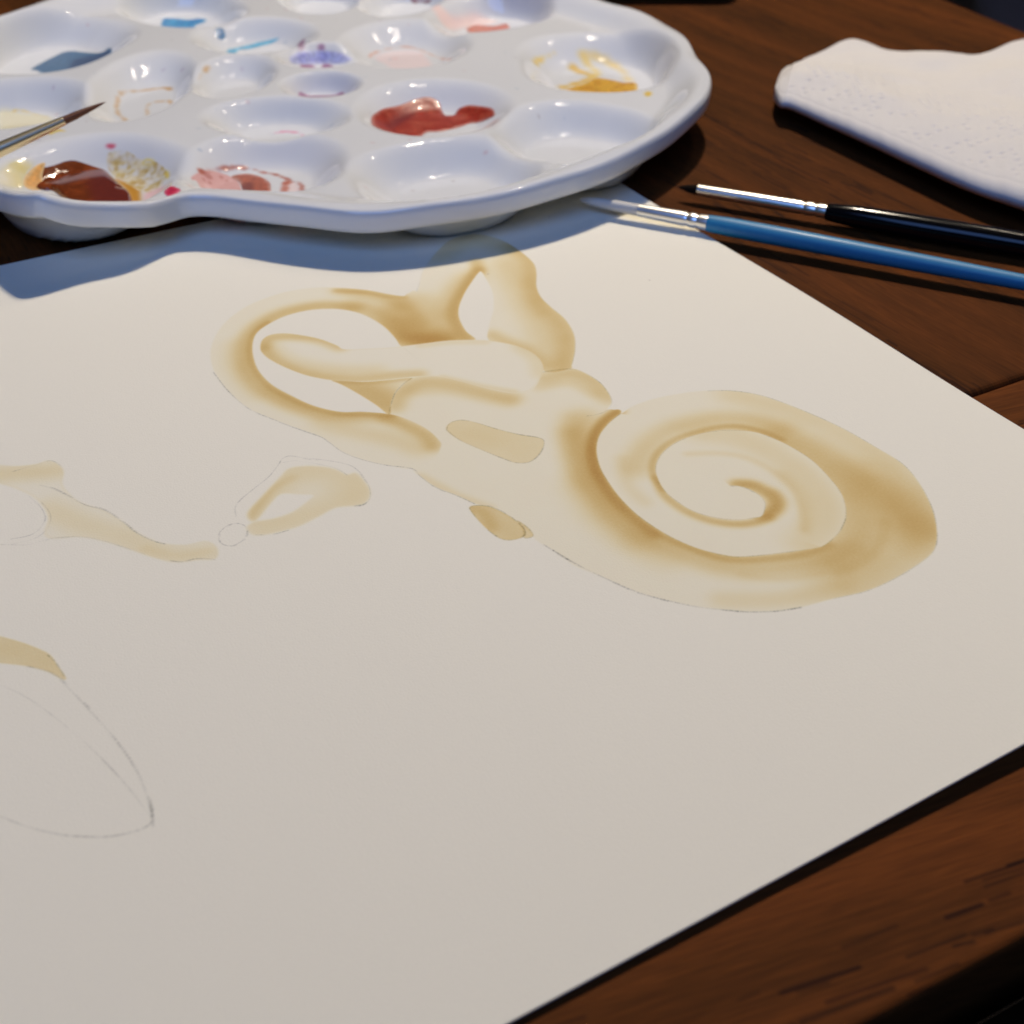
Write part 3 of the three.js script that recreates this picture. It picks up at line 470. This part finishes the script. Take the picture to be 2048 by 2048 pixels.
{
  const palette = thing('paint_palette', 'round white porcelain palette with petal shaped wells of watercolour', 'palette', PC);
  const NA = 420, rows = [];
  const at = (a, r, y) => [r * Math.sin(a) * mm, y * mm, r * Math.cos(a) * mm, 0.5 + r * Math.sin(a) / 360, 0.5 - r * Math.cos(a) / 360];
  const NR = 128, LN = 12, NB = 60;
  const ringAt = (i, a) => {
    const deg = a * 180 / Math.PI, R = rimAt(deg, 1), low = rimAt(deg, 2) + 0.25 * Math.sin(a * 23), Rc = R - LIP, tall = lipHeight(deg), crest = low + tall;
    if (i < NR) { const r = Rc * (i / (NR - 1)) ** 0.86; return at(a, Math.max(r, 0.02), r > Rc - 1 ? crest : glazeTop(r * Math.sin(a), r * Math.cos(a))); }
    if (i < NR + LN) { const q = Math.PI / 2 - Math.PI * (i - NR + 1) / LN, s = Math.sin(q), c = Math.cos(q); return at(a, Rc + LIP * Math.sign(c) * Math.abs(c) ** 0.55, low + tall / 2 + tall / 2 * Math.sign(s) * Math.abs(s) ** 0.8); }
    const k = (i - NR - LN + 1) / NB, r = Math.max(0.02, Rc * (1 - k)), y = glazeUnder(r * Math.sin(a), r * Math.cos(a)), e = sstep(0, 7, Rc - r);
    return at(a, r, low + (Math.min(y, low + 1) - low) * e);
  };
  const g = gridGeometry(NR + LN + NB, NA, (i, j) => ringAt(i, j / NA * 2 * Math.PI), true);
  const glaze = phys({ map: glazeTexture(), roughness: 0.015, ior: 1.5 });
  part('dish', g, glaze, palette);
  // paint lying in the wells
  const puddle = (key, color, thick, label, o = {}) => {
    const q = spline(PAINT[key], true, 5), s = new THREE.Shape(q.map(([a, b]) => new THREE.Vector2(a, -b)));
    let pg = new THREE.ShapeGeometry(s); pg = new TessellateModifier(o.cell || 1.6, 8).modify(pg);
    const p = pg.attributes.position, inset = (x, z) => { let d = 1e9; for (let i = 0; i < q.length; i++) { const [ax, az] = q[i], [bx, bz] = q[(i + 1) % q.length], ex = bx - ax, ez = bz - az, t = Math.min(1, Math.max(0, ((x - ax) * ex + (z - az) * ez) / (ex * ex + ez * ez + 1e-9))); d = Math.min(d, Math.hypot(x - ax - ex * t, z - az - ez * t)); } return d; };
    const rims = q.map(([a, c]) => glazeTop(a, c)).sort((m, n) => m - n), level = rims[Math.floor(rims.length * (o.level || 0))];
    const pos = [], uvs = [];
    for (let i = 0; i < p.count; i++) {
      const x = p.getX(i), z = -p.getY(i), d = inset(x, z); let y = glazeTop(x, z) + 0.06 + thick * (1 - Math.exp(-d / 0.7));
      if (o.level) y = Math.max(glazeTop(x, z) + 0.06, level * (1 - Math.exp(-d / 0.5)) + (glazeTop(x, z) + 0.06) * Math.exp(-d / 0.5));
      pos.push(x * mm, y * mm, z * mm); uvs.push(0.5 + x / 360, 0.5 - z / 360);
    }
    const g2 = new THREE.BufferGeometry(); g2.setAttribute('position', new THREE.Float32BufferAttribute(pos, 3)); g2.setAttribute('uv', new THREE.Float32BufferAttribute(uvs, 2));
    // weld the shared corners so that the surface shades smoothly
    const key2 = new Map(), at2 = [], idx = []; for (let i = 0; i < p.count; i++) { const k = pos.slice(3 * i, 3 * i + 3).map((n) => Math.round(n * 2e5)).join(); if (!key2.has(k)) { key2.set(k, at2.length); at2.push(i); } idx.push(key2.get(k)); }
    const g3 = new THREE.BufferGeometry(); g3.setAttribute('position', new THREE.Float32BufferAttribute(at2.flatMap((i) => pos.slice(3 * i, 3 * i + 3)), 3)); g3.setAttribute('uv', new THREE.Float32BufferAttribute(at2.flatMap((i) => uvs.slice(2 * i, 2 * i + 2)), 2)); g3.setIndex(idx); g3.computeVertexNormals();
    const [c, x2] = canvasOf(128, 128), im = x2.createImageData(128, 128), b = new THREE.Box2().setFromPoints(q.map(([a, z]) => new THREE.Vector2(a, z))), sz = b.getSize(new THREE.Vector2());
    const uva = g3.attributes.uv, pa = g3.attributes.position; for (let i = 0; i < pa.count; i++) uva.setXY(i, (pa.getX(i) / mm - b.min.x) / sz.x, 1 - (pa.getZ(i) / mm - b.min.y) / sz.y);
    const cs = [color, o.second || color];
    for (let j = 0; j < 128; j++) for (let i = 0; i < 128; i++) {
      const X = b.min.x + sz.x * i / 127, Z = b.min.y + sz.y * j / 127, thin = (o.level ? 0.06 : 0.42) * (1 - sstep(0.1, 1.6 + 1.4 * noise(X * 0.3, Z * 0.3, 8), inset(X, Z))), n = fbm(X * 0.16, Z * 0.16, key.length), t = sstep(-0.15, 0.45, n + (o.bias || 0)), f = 1 + 0.14 * fbm(X * 0.6, Z * 0.6, 5);
      for (let m = 0; m < 3; m++) im.data[(j * 128 + i) * 4 + m] = (cs[0][m] + (cs[1][m] - cs[0][m]) * t) * f * (1 - thin) + 221 * thin; im.data[(j * 128 + i) * 4 + 3] = 255;
    }
    x2.putImageData(im, 0, 0);
    if (o.dark) { x2.filter = 'blur(3.5px)'; x2.fillStyle = `rgba(${o.dark[1]},0.85)`; trail(x2, PAINT[o.dark[0]], true, (u) => (u - b.min.x) / sz.x * 128, (u, v) => (v - b.min.y) / sz.y * 128); x2.fill(); x2.filter = 'none'; }
    return part('paint_puddle', g3, phys({ map: texture(c), roughness: o.rough ?? 0.36, clearcoat: o.wet ?? 0.2, clearcoatRoughness: 0.05, specularIntensity: o.shine ?? 1 }), palette, label);
  };
  puddle('amber', [206, 140, 40], 0.2, 'thin amber paint at the edge of the brown pool', { wet: 0, rough: 0.55 });
  puddle('brownPool', [116, 54, 24], 0.5, 'wet brown pool of paint', { second: [140, 66, 30], level: 0.38, rough: 0.1, wet: 1, dark: ['maroonPart', '112,46,40'] });
  puddle('crimson', [200, 44, 80], 0.35, 'small crimson blob of paint');
  puddle('roseFill', [172, 98, 76], 0.25, 'dried reddish brown paint', { dark: ['roseDark', '126,70,64'] });
  puddle('red', [150, 46, 31], 0.5, 'brick red paint', { second: [164, 68, 48], dark: ['redDark', '104,30,38'], rough: 0.4, wet: 0.12, shine: 0.5 });
  puddle('ochre', [208, 160, 44], 0.35, 'yellow ochre paint', { second: [196, 140, 30] });
  puddle('coral', [204, 128, 106], 0.3, 'coral paint');
  puddle('oxblood', [120, 50, 50], 0.3, 'dark red paint at the back');
  puddle('deepBlue', [70, 108, 140], 0.4, 'dark grey blue paint', { dark: ['deepBlueDark', '38,66,104'] });
  puddle('teal', [40, 128, 184], 0.4, 'bright teal paint', { second: [56, 150, 196] });
  puddle('drop', [48, 104, 152], 0.4, 'small drop of blue paint');
  puddle('tealStreak', [96, 176, 208], 0.2, 'pale teal streak of paint');
  puddle('lilac', [150, 154, 206], 0.25, 'lilac paint', { second: [172, 178, 216] });
  puddle('plumLine', [140, 90, 124], 0.25, 'plum coloured line of paint');
}

// ================= brushes =================
const metal = (r, g, b, rough) => phys({ color: rgb(r, g, b), metalness: 1, roughness: rough });
function along(o, from, dir) { o.position.set(...from); o.quaternion.setFromUnitVectors(new THREE.Vector3(0, 1, 0), new THREE.Vector3(...dir).normalize()); }
const lathe = (pts, seg = 40) => new THREE.LatheGeometry(pts.map(([r, y]) => new THREE.Vector2(r * mm, y * mm)), seg);
// profile distances run from the tip of the hair towards the end of the handle
function brush(name, label, d, tip, dir) {
  const o = thing(name, label, 'brush'); along(o, tip, dir);
  const hair = part('bristles', lathe(d.hair, 48), d.hairMat, o);
  const hp = hair.geometry.attributes.position;       // strands
  for (let i = 0; i < hp.count; i++) { const a = Math.atan2(hp.getZ(i), hp.getX(i)), f = 1 + 0.05 * Math.sin(a * 24); hp.setX(i, hp.getX(i) * f); hp.setZ(i, hp.getZ(i) * f); }
  hair.geometry.computeVertexNormals();
  part('ferrule', lathe(d.ferrule), d.ferruleMat, o);
  part('handle', lathe(d.handle), d.handleMat, o);
  return o;
}
function hairMap(c1, c2) {
  const [c, x] = canvasOf(256, 128), rnd = rng(8); x.fillStyle = c1; x.fillRect(0, 0, 256, 128);
  for (let k = 0; k < 260; k++) { x.strokeStyle = k % 2 ? c2 : c1; x.globalAlpha = 0.3 + rnd() * 0.4; const i = rnd() * 256; x.beginPath(); x.moveTo(i, 0); x.lineTo(i + (rnd() - 0.5) * 10, 128); x.stroke(); }
  return texture(c);
}
const crimped = (a, b, y0, y1, rings) => {     // ferrule outline with rolled grooves
  const p = [[a - 0.25, y0], [a, y0 + 0.15]];
  for (const [y, depth] of rings) p.push([a + (b - a) * (y - y0) / (y1 - y0), y - 0.9], [a + (b - a) * (y - y0) / (y1 - y0) - depth, y - 0.35], [a + (b - a) * (y - y0) / (y1 - y0) - depth, y + 0.35], [a + (b - a) * (y - y0) / (y1 - y0), y + 0.9]);
  p.push([b, y1]); return p;
};
{ // blue brush on the corner of the sheet
  const dir = [0.9085, -0.002, 0.4187], tip = [0.0421 - 0.9085 * 0.021, 0.0055, -0.3738 - 0.4187 * 0.021];
  brush('paint_brush', 'blue handled brush with white bristles lying across the sheet corner', {
    hair: [[0.01, 0], [0.7, 0.6], [1.2, 3], [1.6, 8], [1.85, 14], [1.95, 21], [1.9, 22]], hairMat: phys({ map: hairMap('#cfccc4', '#a6a299'), roughness: 0.6, sheen: 0.3 }),
    ferrule: crimped(2.05, 2.5, 21, 45.2, [[38.2, 0.28], [41.6, 0.28]]), ferruleMat: metal(0.86, 0.85, 0.82, 0.34),
    handle: [[2.4, 45], [2.7, 45.4], [3, 52], [3.1, 65], [3, 90], [2.75, 120], [2.2, 155], [1.6, 190], [1, 205], [0.01, 206]], handleMat: phys({ color: rgb(0.012, 0.2, 0.38), roughness: 0.5, clearcoat: 0.06, clearcoatRoughness: 0.15 }),
  }, tip, dir);
}
{ // black brush beside it
  const dir = [0.916, 0.0, 0.4012], tip = [0.0642 - 0.916 * 0.014, 0.0047, -0.3921 - 0.4012 * 0.014];
  brush('paint_brush_001', 'black handled brush with dark bristles lying behind the blue brush', {
    hair: [[0.01, 7], [0.5, 8], [1.1, 10], [1.6, 12.5], [1.8, 14.4]], hairMat: phys({ map: hairMap('#140d08', '#2c1c0c'), roughness: 0.9, specularIntensity: 0.2 }),
    ferrule: crimped(1.95, 2.35, 14, 58.6, [[51, 0.28], [55, 0.28]]), ferruleMat: metal(0.8, 0.76, 0.68, 0.3),
    handle: [[2.3, 58.4], [2.8, 59], [3.6, 68], [4.0, 85], [4.0, 110], [3.5, 140], [2.5, 175], [1.6, 205], [0.01, 214]], handleMat: phys({ color: rgb(0.003, 0.003, 0.004), roughness: 0.14, specularIntensity: 0.5 }),
  }, tip, dir);
}
{ // brush leaning on the rim, its point over the wells
  const tip = [-0.1312, 0.038, -0.3844], at0 = [-0.1608, 0.03, -0.364], dir = at0.map((v, i) => v - tip[i]);
  brush('paint_brush_002', 'brush with brown pointed bristles and brass ferrule leaning over the palette', {
    hair: [[0.01, 0], [0.28, 1.5], [0.62, 4], [0.95, 7.5], [1.2, 11], [1.3, 15.6]], hairMat: phys({ map: hairMap('#6e3c1e', '#3c1c0c'), roughness: 0.5, sheen: 0.3 }),
    ferrule: crimped(1.42, 2.7, 15, 52, [[44, 0.25], [48, 0.25]]), ferruleMat: metal(0.86, 0.74, 0.5, 0.34),
    handle: [[2.6, 51.8], [2.9, 52.4], [3.3, 62], [3.3, 80], [2.8, 110], [2, 142], [1.2, 160], [0.01, 161]], handleMat: phys({ color: rgb(0.12, 0.02, 0.015), roughness: 0.3, clearcoat: 0.8, clearcoatRoughness: 0.1 }),
  }, tip, dir);
}

// ================= folded paper towel =================
{
  const front = spline([106.0, -480.4, 105.4, -475.6, 105.9, -467.6, 110.6, -463.1, 121.7, -443.7, 132.6, -424.6, 144.9, -402.6, 155.7, -384.4, 168.3, -369.0, 184.6, -348.9, 203.4, -325.7], false, 14);
  const back = spline([106.0, -480.4, 106.6, -485.1, 112.0, -503.5, 120.4, -522.9, 131.2, -541.3, 142.9, -554.4, 156.7, -565.0, 164.9, -560.5, 172.8, -551.5, 187.2, -547.0, 203.1, -547.7, 214.6, -549.5, 234.4, -562.8, 272.0, -582.8, 333.7, -602.8], false, 12);
  const pick = (c, s) => { const k = Math.min(0.9999, Math.max(0, s)) * (c.length - 1), i = Math.floor(k), t = k - i; return [c[i][0] + (c[i + 1][0] - c[i][0]) * t, c[i][1] + (c[i + 1][1] - c[i][1]) * t]; };
  const NS = 620, NT = 250, NF = 20;
  const dimple = (x, z) => {     // quilting: crossing rows of round dimples, pressed deeper towards the fold
    const wx = x + 1.1 * noise(x * 0.12, z * 0.12, 31), wz = z + 1.1 * noise(x * 0.12, z * 0.12, 47), u = (wx * 0.86 + wz * 0.5) / 4.4, v = (-wx * 0.5 + wz * 0.86) / 3.7, j = Math.round(v), i = Math.round(u - (j & 1) / 2), du = (u - (j & 1) / 2 - i) * 4.4, dv = (v - j) * 3.7;
    const keep = noise(i * 0.47 + 5, j * 0.41, 9) + 0.12 + 0.35 * noise(i * 3.3, j * 2.7, 4); if (keep < 0) return 0;
    return Math.exp(-(du * du + dv * dv) / 0.9) * Math.min(1, keep * 4);
  };
  const at = (i, j) => {
    const s = (i / (NS - 1)) ** 1.15, F = pick(front, s), B = pick(back, s), dx = B[0] - F[0], dz = B[1] - F[1], wide = Math.hypot(dx, dz) + 1e-6, cap = Math.sqrt(1 - (1 - Math.min(1, s / 0.05)) ** 2), nx = dx / wide, nz = dz / wide;
    const R = Math.min((2.3 + 1.9 * s) * (1 + 0.16 * noise(s * 9, 2.2, 1) + 0.05 * noise(s * 40, 1, 4)) , 20), edge = 1.2 + 2.6 * sstep(0.72, 0.86, s) * (1 - sstep(0.95, 1, s));
    const topY = (t) => { const x = F[0] + dx * t, z = F[1] + dz * t, m = sstep(0, 0.25, t); return 2 * R + 0.3 + (edge + 0.8 - 2 * R) * sstep(0.25, 1, t) + 2.2 * Math.sin(Math.PI * t ** 0.6) * sstep(0.05, 0.3, s) + m * (1.3 * Math.sin(x * 0.06 - z * 0.04) + 2 * noise(x * 0.035, z * 0.035, 3) + 0.4 * noise(x * 0.11, z * 0.11, 5)) - 0.6 * dimple(x, z) * sstep(0.0, 0.05, t) * (1 - 0.8 * sstep(0.3, 0.75, t)); };
    let t, y, out = 0;
    if (j < NT) { t = 1 - j / (NT - 1); y = topY(t); if (j === 0) y = Math.max(0.6, y - 0.8); out = 0; if (t < 1) { } }
    else if (j < NT + NF) { const q = (j - NT + 1) / NF * Math.PI; t = 0; out = Math.sin(q) * R * 1.75; y = 0.3 + R + Math.sign(Math.cos(q)) * Math.abs(Math.cos(q)) ** 1.15 * R; }
    else { t = Math.min(1, (j - NT - NF + 1) / 12); y = 0.3 + (t > 0.98 ? Math.max(0.3, topY(1) - 1.3 - 0.3) : 0) + sstep(0.6, 1, t) * Math.max(0, edge - 2) * 0.9; }
    y = 0.3 + R + (y - 0.3 - R) * cap; out *= cap;      // the left end closes round
    const a = Math.min(0.45, R * 1.75 / wide), tt = a + (1 - a) * t, x = F[0] + dx * tt - nx * out, z = F[1] + dz * tt - nz * out;
    const up = 5.2 * (1 - sstep(0.1, 0.95, t) * sstep(0.05, 0.5, s));      // the fold springs up off the table
    return [x * mm, (y + up) * mm, z * mm, x / 60 + (j >= NT ? 0.37 : 0), -z / 60];
  };
  // crepe of the tissue
  const N = 512, [c, x] = canvasOf(N, N), im = x.createImageData(N, N);
  for (let j = 0; j < N; j++) for (let i = 0; i < N; i++) { const n = 128 + 26 * noise(i * 0.3, j * 0.9, 3) + 30 * noise(i * 0.12, j * 0.12, 6); im.data.set([n, n, n, 255], (j * N + i) * 4); }
  x.putImageData(im, 0, 0);
  const bt = texture(c, false); bt.wrapS = bt.wrapT = THREE.RepeatWrapping;
  const g = gridGeometry(NS, NT + NF + 12, at);
  const m = part('paper_towel', g, std({ color: rgb(0.66, 0.635, 0.59), roughness: 0.95, bumpMap: bt, bumpScale: 0.0002, side: THREE.DoubleSide }), scene);
  m.userData = { label: 'folded white quilted paper towel lying on the table', category: 'paper towel' };
}

// ================= beyond the table =================
function weave(r, g, b) {
  const [c, x] = canvasOf(256, 256), im = x.createImageData(256, 256);
  for (let j = 0; j < 256; j++) for (let i = 0; i < 256; i++) { const w = 0.8 + 0.22 * Math.sin(i * 0.8) * Math.sin(j * 0.8) + 0.2 * fbm(i * 0.05, j * 0.05, 4); im.data.set([r * w, g * w, b * w, 255], (j * 256 + i) * 4); }
  x.putImageData(im, 0, 0); const t = texture(c); t.wrapS = t.wrapT = THREE.RepeatWrapping; t.repeat.set(6, 6); return t;
}
function chair(name, label, pos, turn, cloth, wood, back) {
  const o = thing(name, label, 'chair', pos); o.rotation.y = turn;
  part('seat', new RoundedBoxGeometry(0.44, 0.07, 0.44, 5, 0.025).translate(0, 0.445, 0), cloth, o);
  for (const [a, b] of [[-1, -1], [-1, 1], [1, -1], [1, 1]]) part('leg', new THREE.CylinderGeometry(0.018, 0.013, 0.41, 16).translate(a * 0.19, 0.205, b * 0.19), wood, o);
  if (back) { part('backrest', new RoundedBoxGeometry(0.42, 0.36, 0.05, 5, 0.022).rotateX(-0.12).translate(0, 0.72, -0.235), cloth, o); for (const a of [-1, 1]) part('back_post', new RoundedBoxGeometry(0.03, 0.36, 0.03, 3, 0.006).rotateX(-0.06).translate(a * 0.17, 0.6, -0.232), wood, o); }
  return o;
}
const darkWood = std({ map: woodTexture(83, [84, 56, 36], 512, 256), roughness: 0.5 });
chair('blue_chair', 'chair with dark blue cloth seat beyond the far table edge', [0.805, -0.745, -1.472], -0.22, std({ map: weave(9, 18, 48), roughness: 0.95 }), darkWood, true);
{
  const o = thing('office_chair', 'high backed black office chair drawn up to the near table edge, outside the picture', 'office chair', [0.0, -0.745, 0.14]), cloth = phys({ map: weave(6, 6, 7), roughness: 1, specularIntensity: 0.2 }), dark = std({ color: rgb(0.01, 0.01, 0.01), roughness: 0.6 });
  part('seat', new RoundedBoxGeometry(0.56, 0.08, 0.46, 4, 0.03).translate(0.06, 0.41, 0.02), cloth, o);
  part('backrest', new RoundedBoxGeometry(0.5, 0.8, 0.07, 5, 0.03).rotateX(0.06).translate(0, 0.87, 0.27), cloth, o);
  part('gas_column', new THREE.CylinderGeometry(0.025, 0.03, 0.3, 20).translate(0.06, 0.22, 0.02), dark, o);
  for (let k = 0; k < 5; k++) part('foot', new RoundedBoxGeometry(0.3, 0.03, 0.04, 3, 0.01).translate(0.15, 0.05, 0).rotateY(k * 1.2566).translate(0.06, 0, 0.02), dark, o);
  const bag = thing('black_bag', 'black cloth bag in the dark against the near table edge, at the bottom right corner', 'bag', [0.0945, -0.294, -0.0485]); bag.rotation.y = 26.6 * Math.PI / 180;
  part('cloth', new RoundedBoxGeometry(0.42, 0.29, 0.1, 4, 0.004).translate(0.03, 0.145, -0.003), phys({ map: weave(4, 4, 4), roughness: 1, specularIntensity: 0 }), bag);
}
{
  const o = thing('cloth_pouch', 'dark violet cloth pouch behind the palette, cut by the frame', 'pouch', [0.052, 0, -0.664]);
  const g = new RoundedBoxGeometry(0.13, 0.03, 0.05, 6, 0.012), p = g.attributes.position;
  for (let i = 0; i < p.count; i++) p.setY(i, p.getY(i) * (1 + 0.12 * noise(p.getX(i) * 40, p.getZ(i) * 40, 2)));
  g.computeVertexNormals(); g.translate(0, 0.0155, 0); part('fabric', g, std({ map: weave(40, 32, 44), roughness: 0.9 }), o);
}

// ================= lamp and window, outside the frame =================
{
  const lamp = thing('ceiling_lamp', 'three bulb ceiling lamp over the far side of the table', 'lamp', LAMP.at);
  part('ceiling_plate', new THREE.CylinderGeometry(0.09, 0.09, 0.02, 40).translate(0, 0.3, 0), std({ color: rgb(0.5, 0.5, 0.5), roughness: 0.35, metalness: 0.8 }), lamp);
  [[-0.02, 0, 0.012], [0.022, 0.008, 0.012], [0.003, -0.012, -0.03]].forEach(([x, y, z]) => {
    const b = part('bulb', new THREE.SphereGeometry(0.011, 24, 16), std({ color: rgb(0.9, 0.85, 0.75), emissive: LAMP.color, emissiveIntensity: 60 }), lamp); b.position.set(x, y, z); b.castShadow = false;
    part('stem', new THREE.CylinderGeometry(0.004, 0.004, 0.28 - y, 12).translate(x, y + 0.02 + (0.28 - y) / 2, z), std({ color: rgb(0.5, 0.5, 0.5), roughness: 0.3, metalness: 0.9 }), lamp);
    const l = new THREE.PointLight(LAMP.color, LAMP.power / 3); l.position.set(LAMP.at[0] + x, LAMP.at[1] + y, LAMP.at[2] + z); l.castShadow = true; l.shadow.radius = 0.45; l.shadow.mapSize.set(2048, 2048); l.shadow.camera.near = 0.05; l.shadow.bias = -0.0005; scene.add(l);
  });
  const far = thing('pendant_lamp', 'small two bulb pendant lamp farther off to the right', 'lamp', [0.62, 1.35, -1.3]);
  part('shade', new THREE.CylinderGeometry(0.02, 0.09, 0.08, 32, 1, true).translate(0, 0.07, 0), std({ color: rgb(0.4, 0.4, 0.4), roughness: 0.4, metalness: 0.7, side: THREE.DoubleSide }), far);
  part('cord', new THREE.CylinderGeometry(0.003, 0.003, 0.5, 10).translate(0, 0.36, 0), std({ color: rgb(0.05, 0.05, 0.05), roughness: 0.6 }), far);
  for (const x of [-0.03, 0.03]) {
    const b = part('bulb', new THREE.SphereGeometry(0.01, 20, 14), std({ color: rgb(0.9, 0.85, 0.75), emissive: LAMP.color, emissiveIntensity: 40 }), far); b.position.set(x, 0, 0); b.castShadow = false;
    const l = new THREE.PointLight(LAMP.color, LAMP.power * 0.06); l.position.set(0.62 + x, 1.35, -1.3); l.castShadow = true; l.shadow.radius = 0.4; scene.add(l);
  }
  const w = thing('roof_window', 'roof window of blue daylight above and behind the viewer', 'window', WINDOW.at), to = new THREE.Vector3(...WINDOW.aim);
  w.lookAt(to);
  const frame = std({ color: rgb(0.7, 0.7, 0.7), roughness: 0.5 }), { w: ww, h: wh } = WINDOW;
  part('frame', mergeGeometries([new THREE.BoxGeometry(ww + 0.12, 0.06, 0.06).translate(0, wh / 2 + 0.03, 0), new THREE.BoxGeometry(ww + 0.12, 0.06, 0.06).translate(0, -wh / 2 - 0.03, 0), new THREE.BoxGeometry(0.06, wh, 0.06).translate(ww / 2 + 0.03, 0, 0), new THREE.BoxGeometry(0.06, wh, 0.06).translate(-ww / 2 - 0.03, 0, 0)]), frame, w);
  part('pane', new THREE.PlaneGeometry(ww, wh), std({ color: rgb(0, 0, 0), emissive: WINDOW.color, emissiveIntensity: 0.6 }), w);
  const l = new THREE.RectAreaLight(WINDOW.color, WINDOW.power, ww, wh); l.position.set(...WINDOW.at).addScaledVector(to.clone().sub(w.position).normalize(), 0.012); l.lookAt(to); scene.add(l);
}
renderer.render(scene, camera);
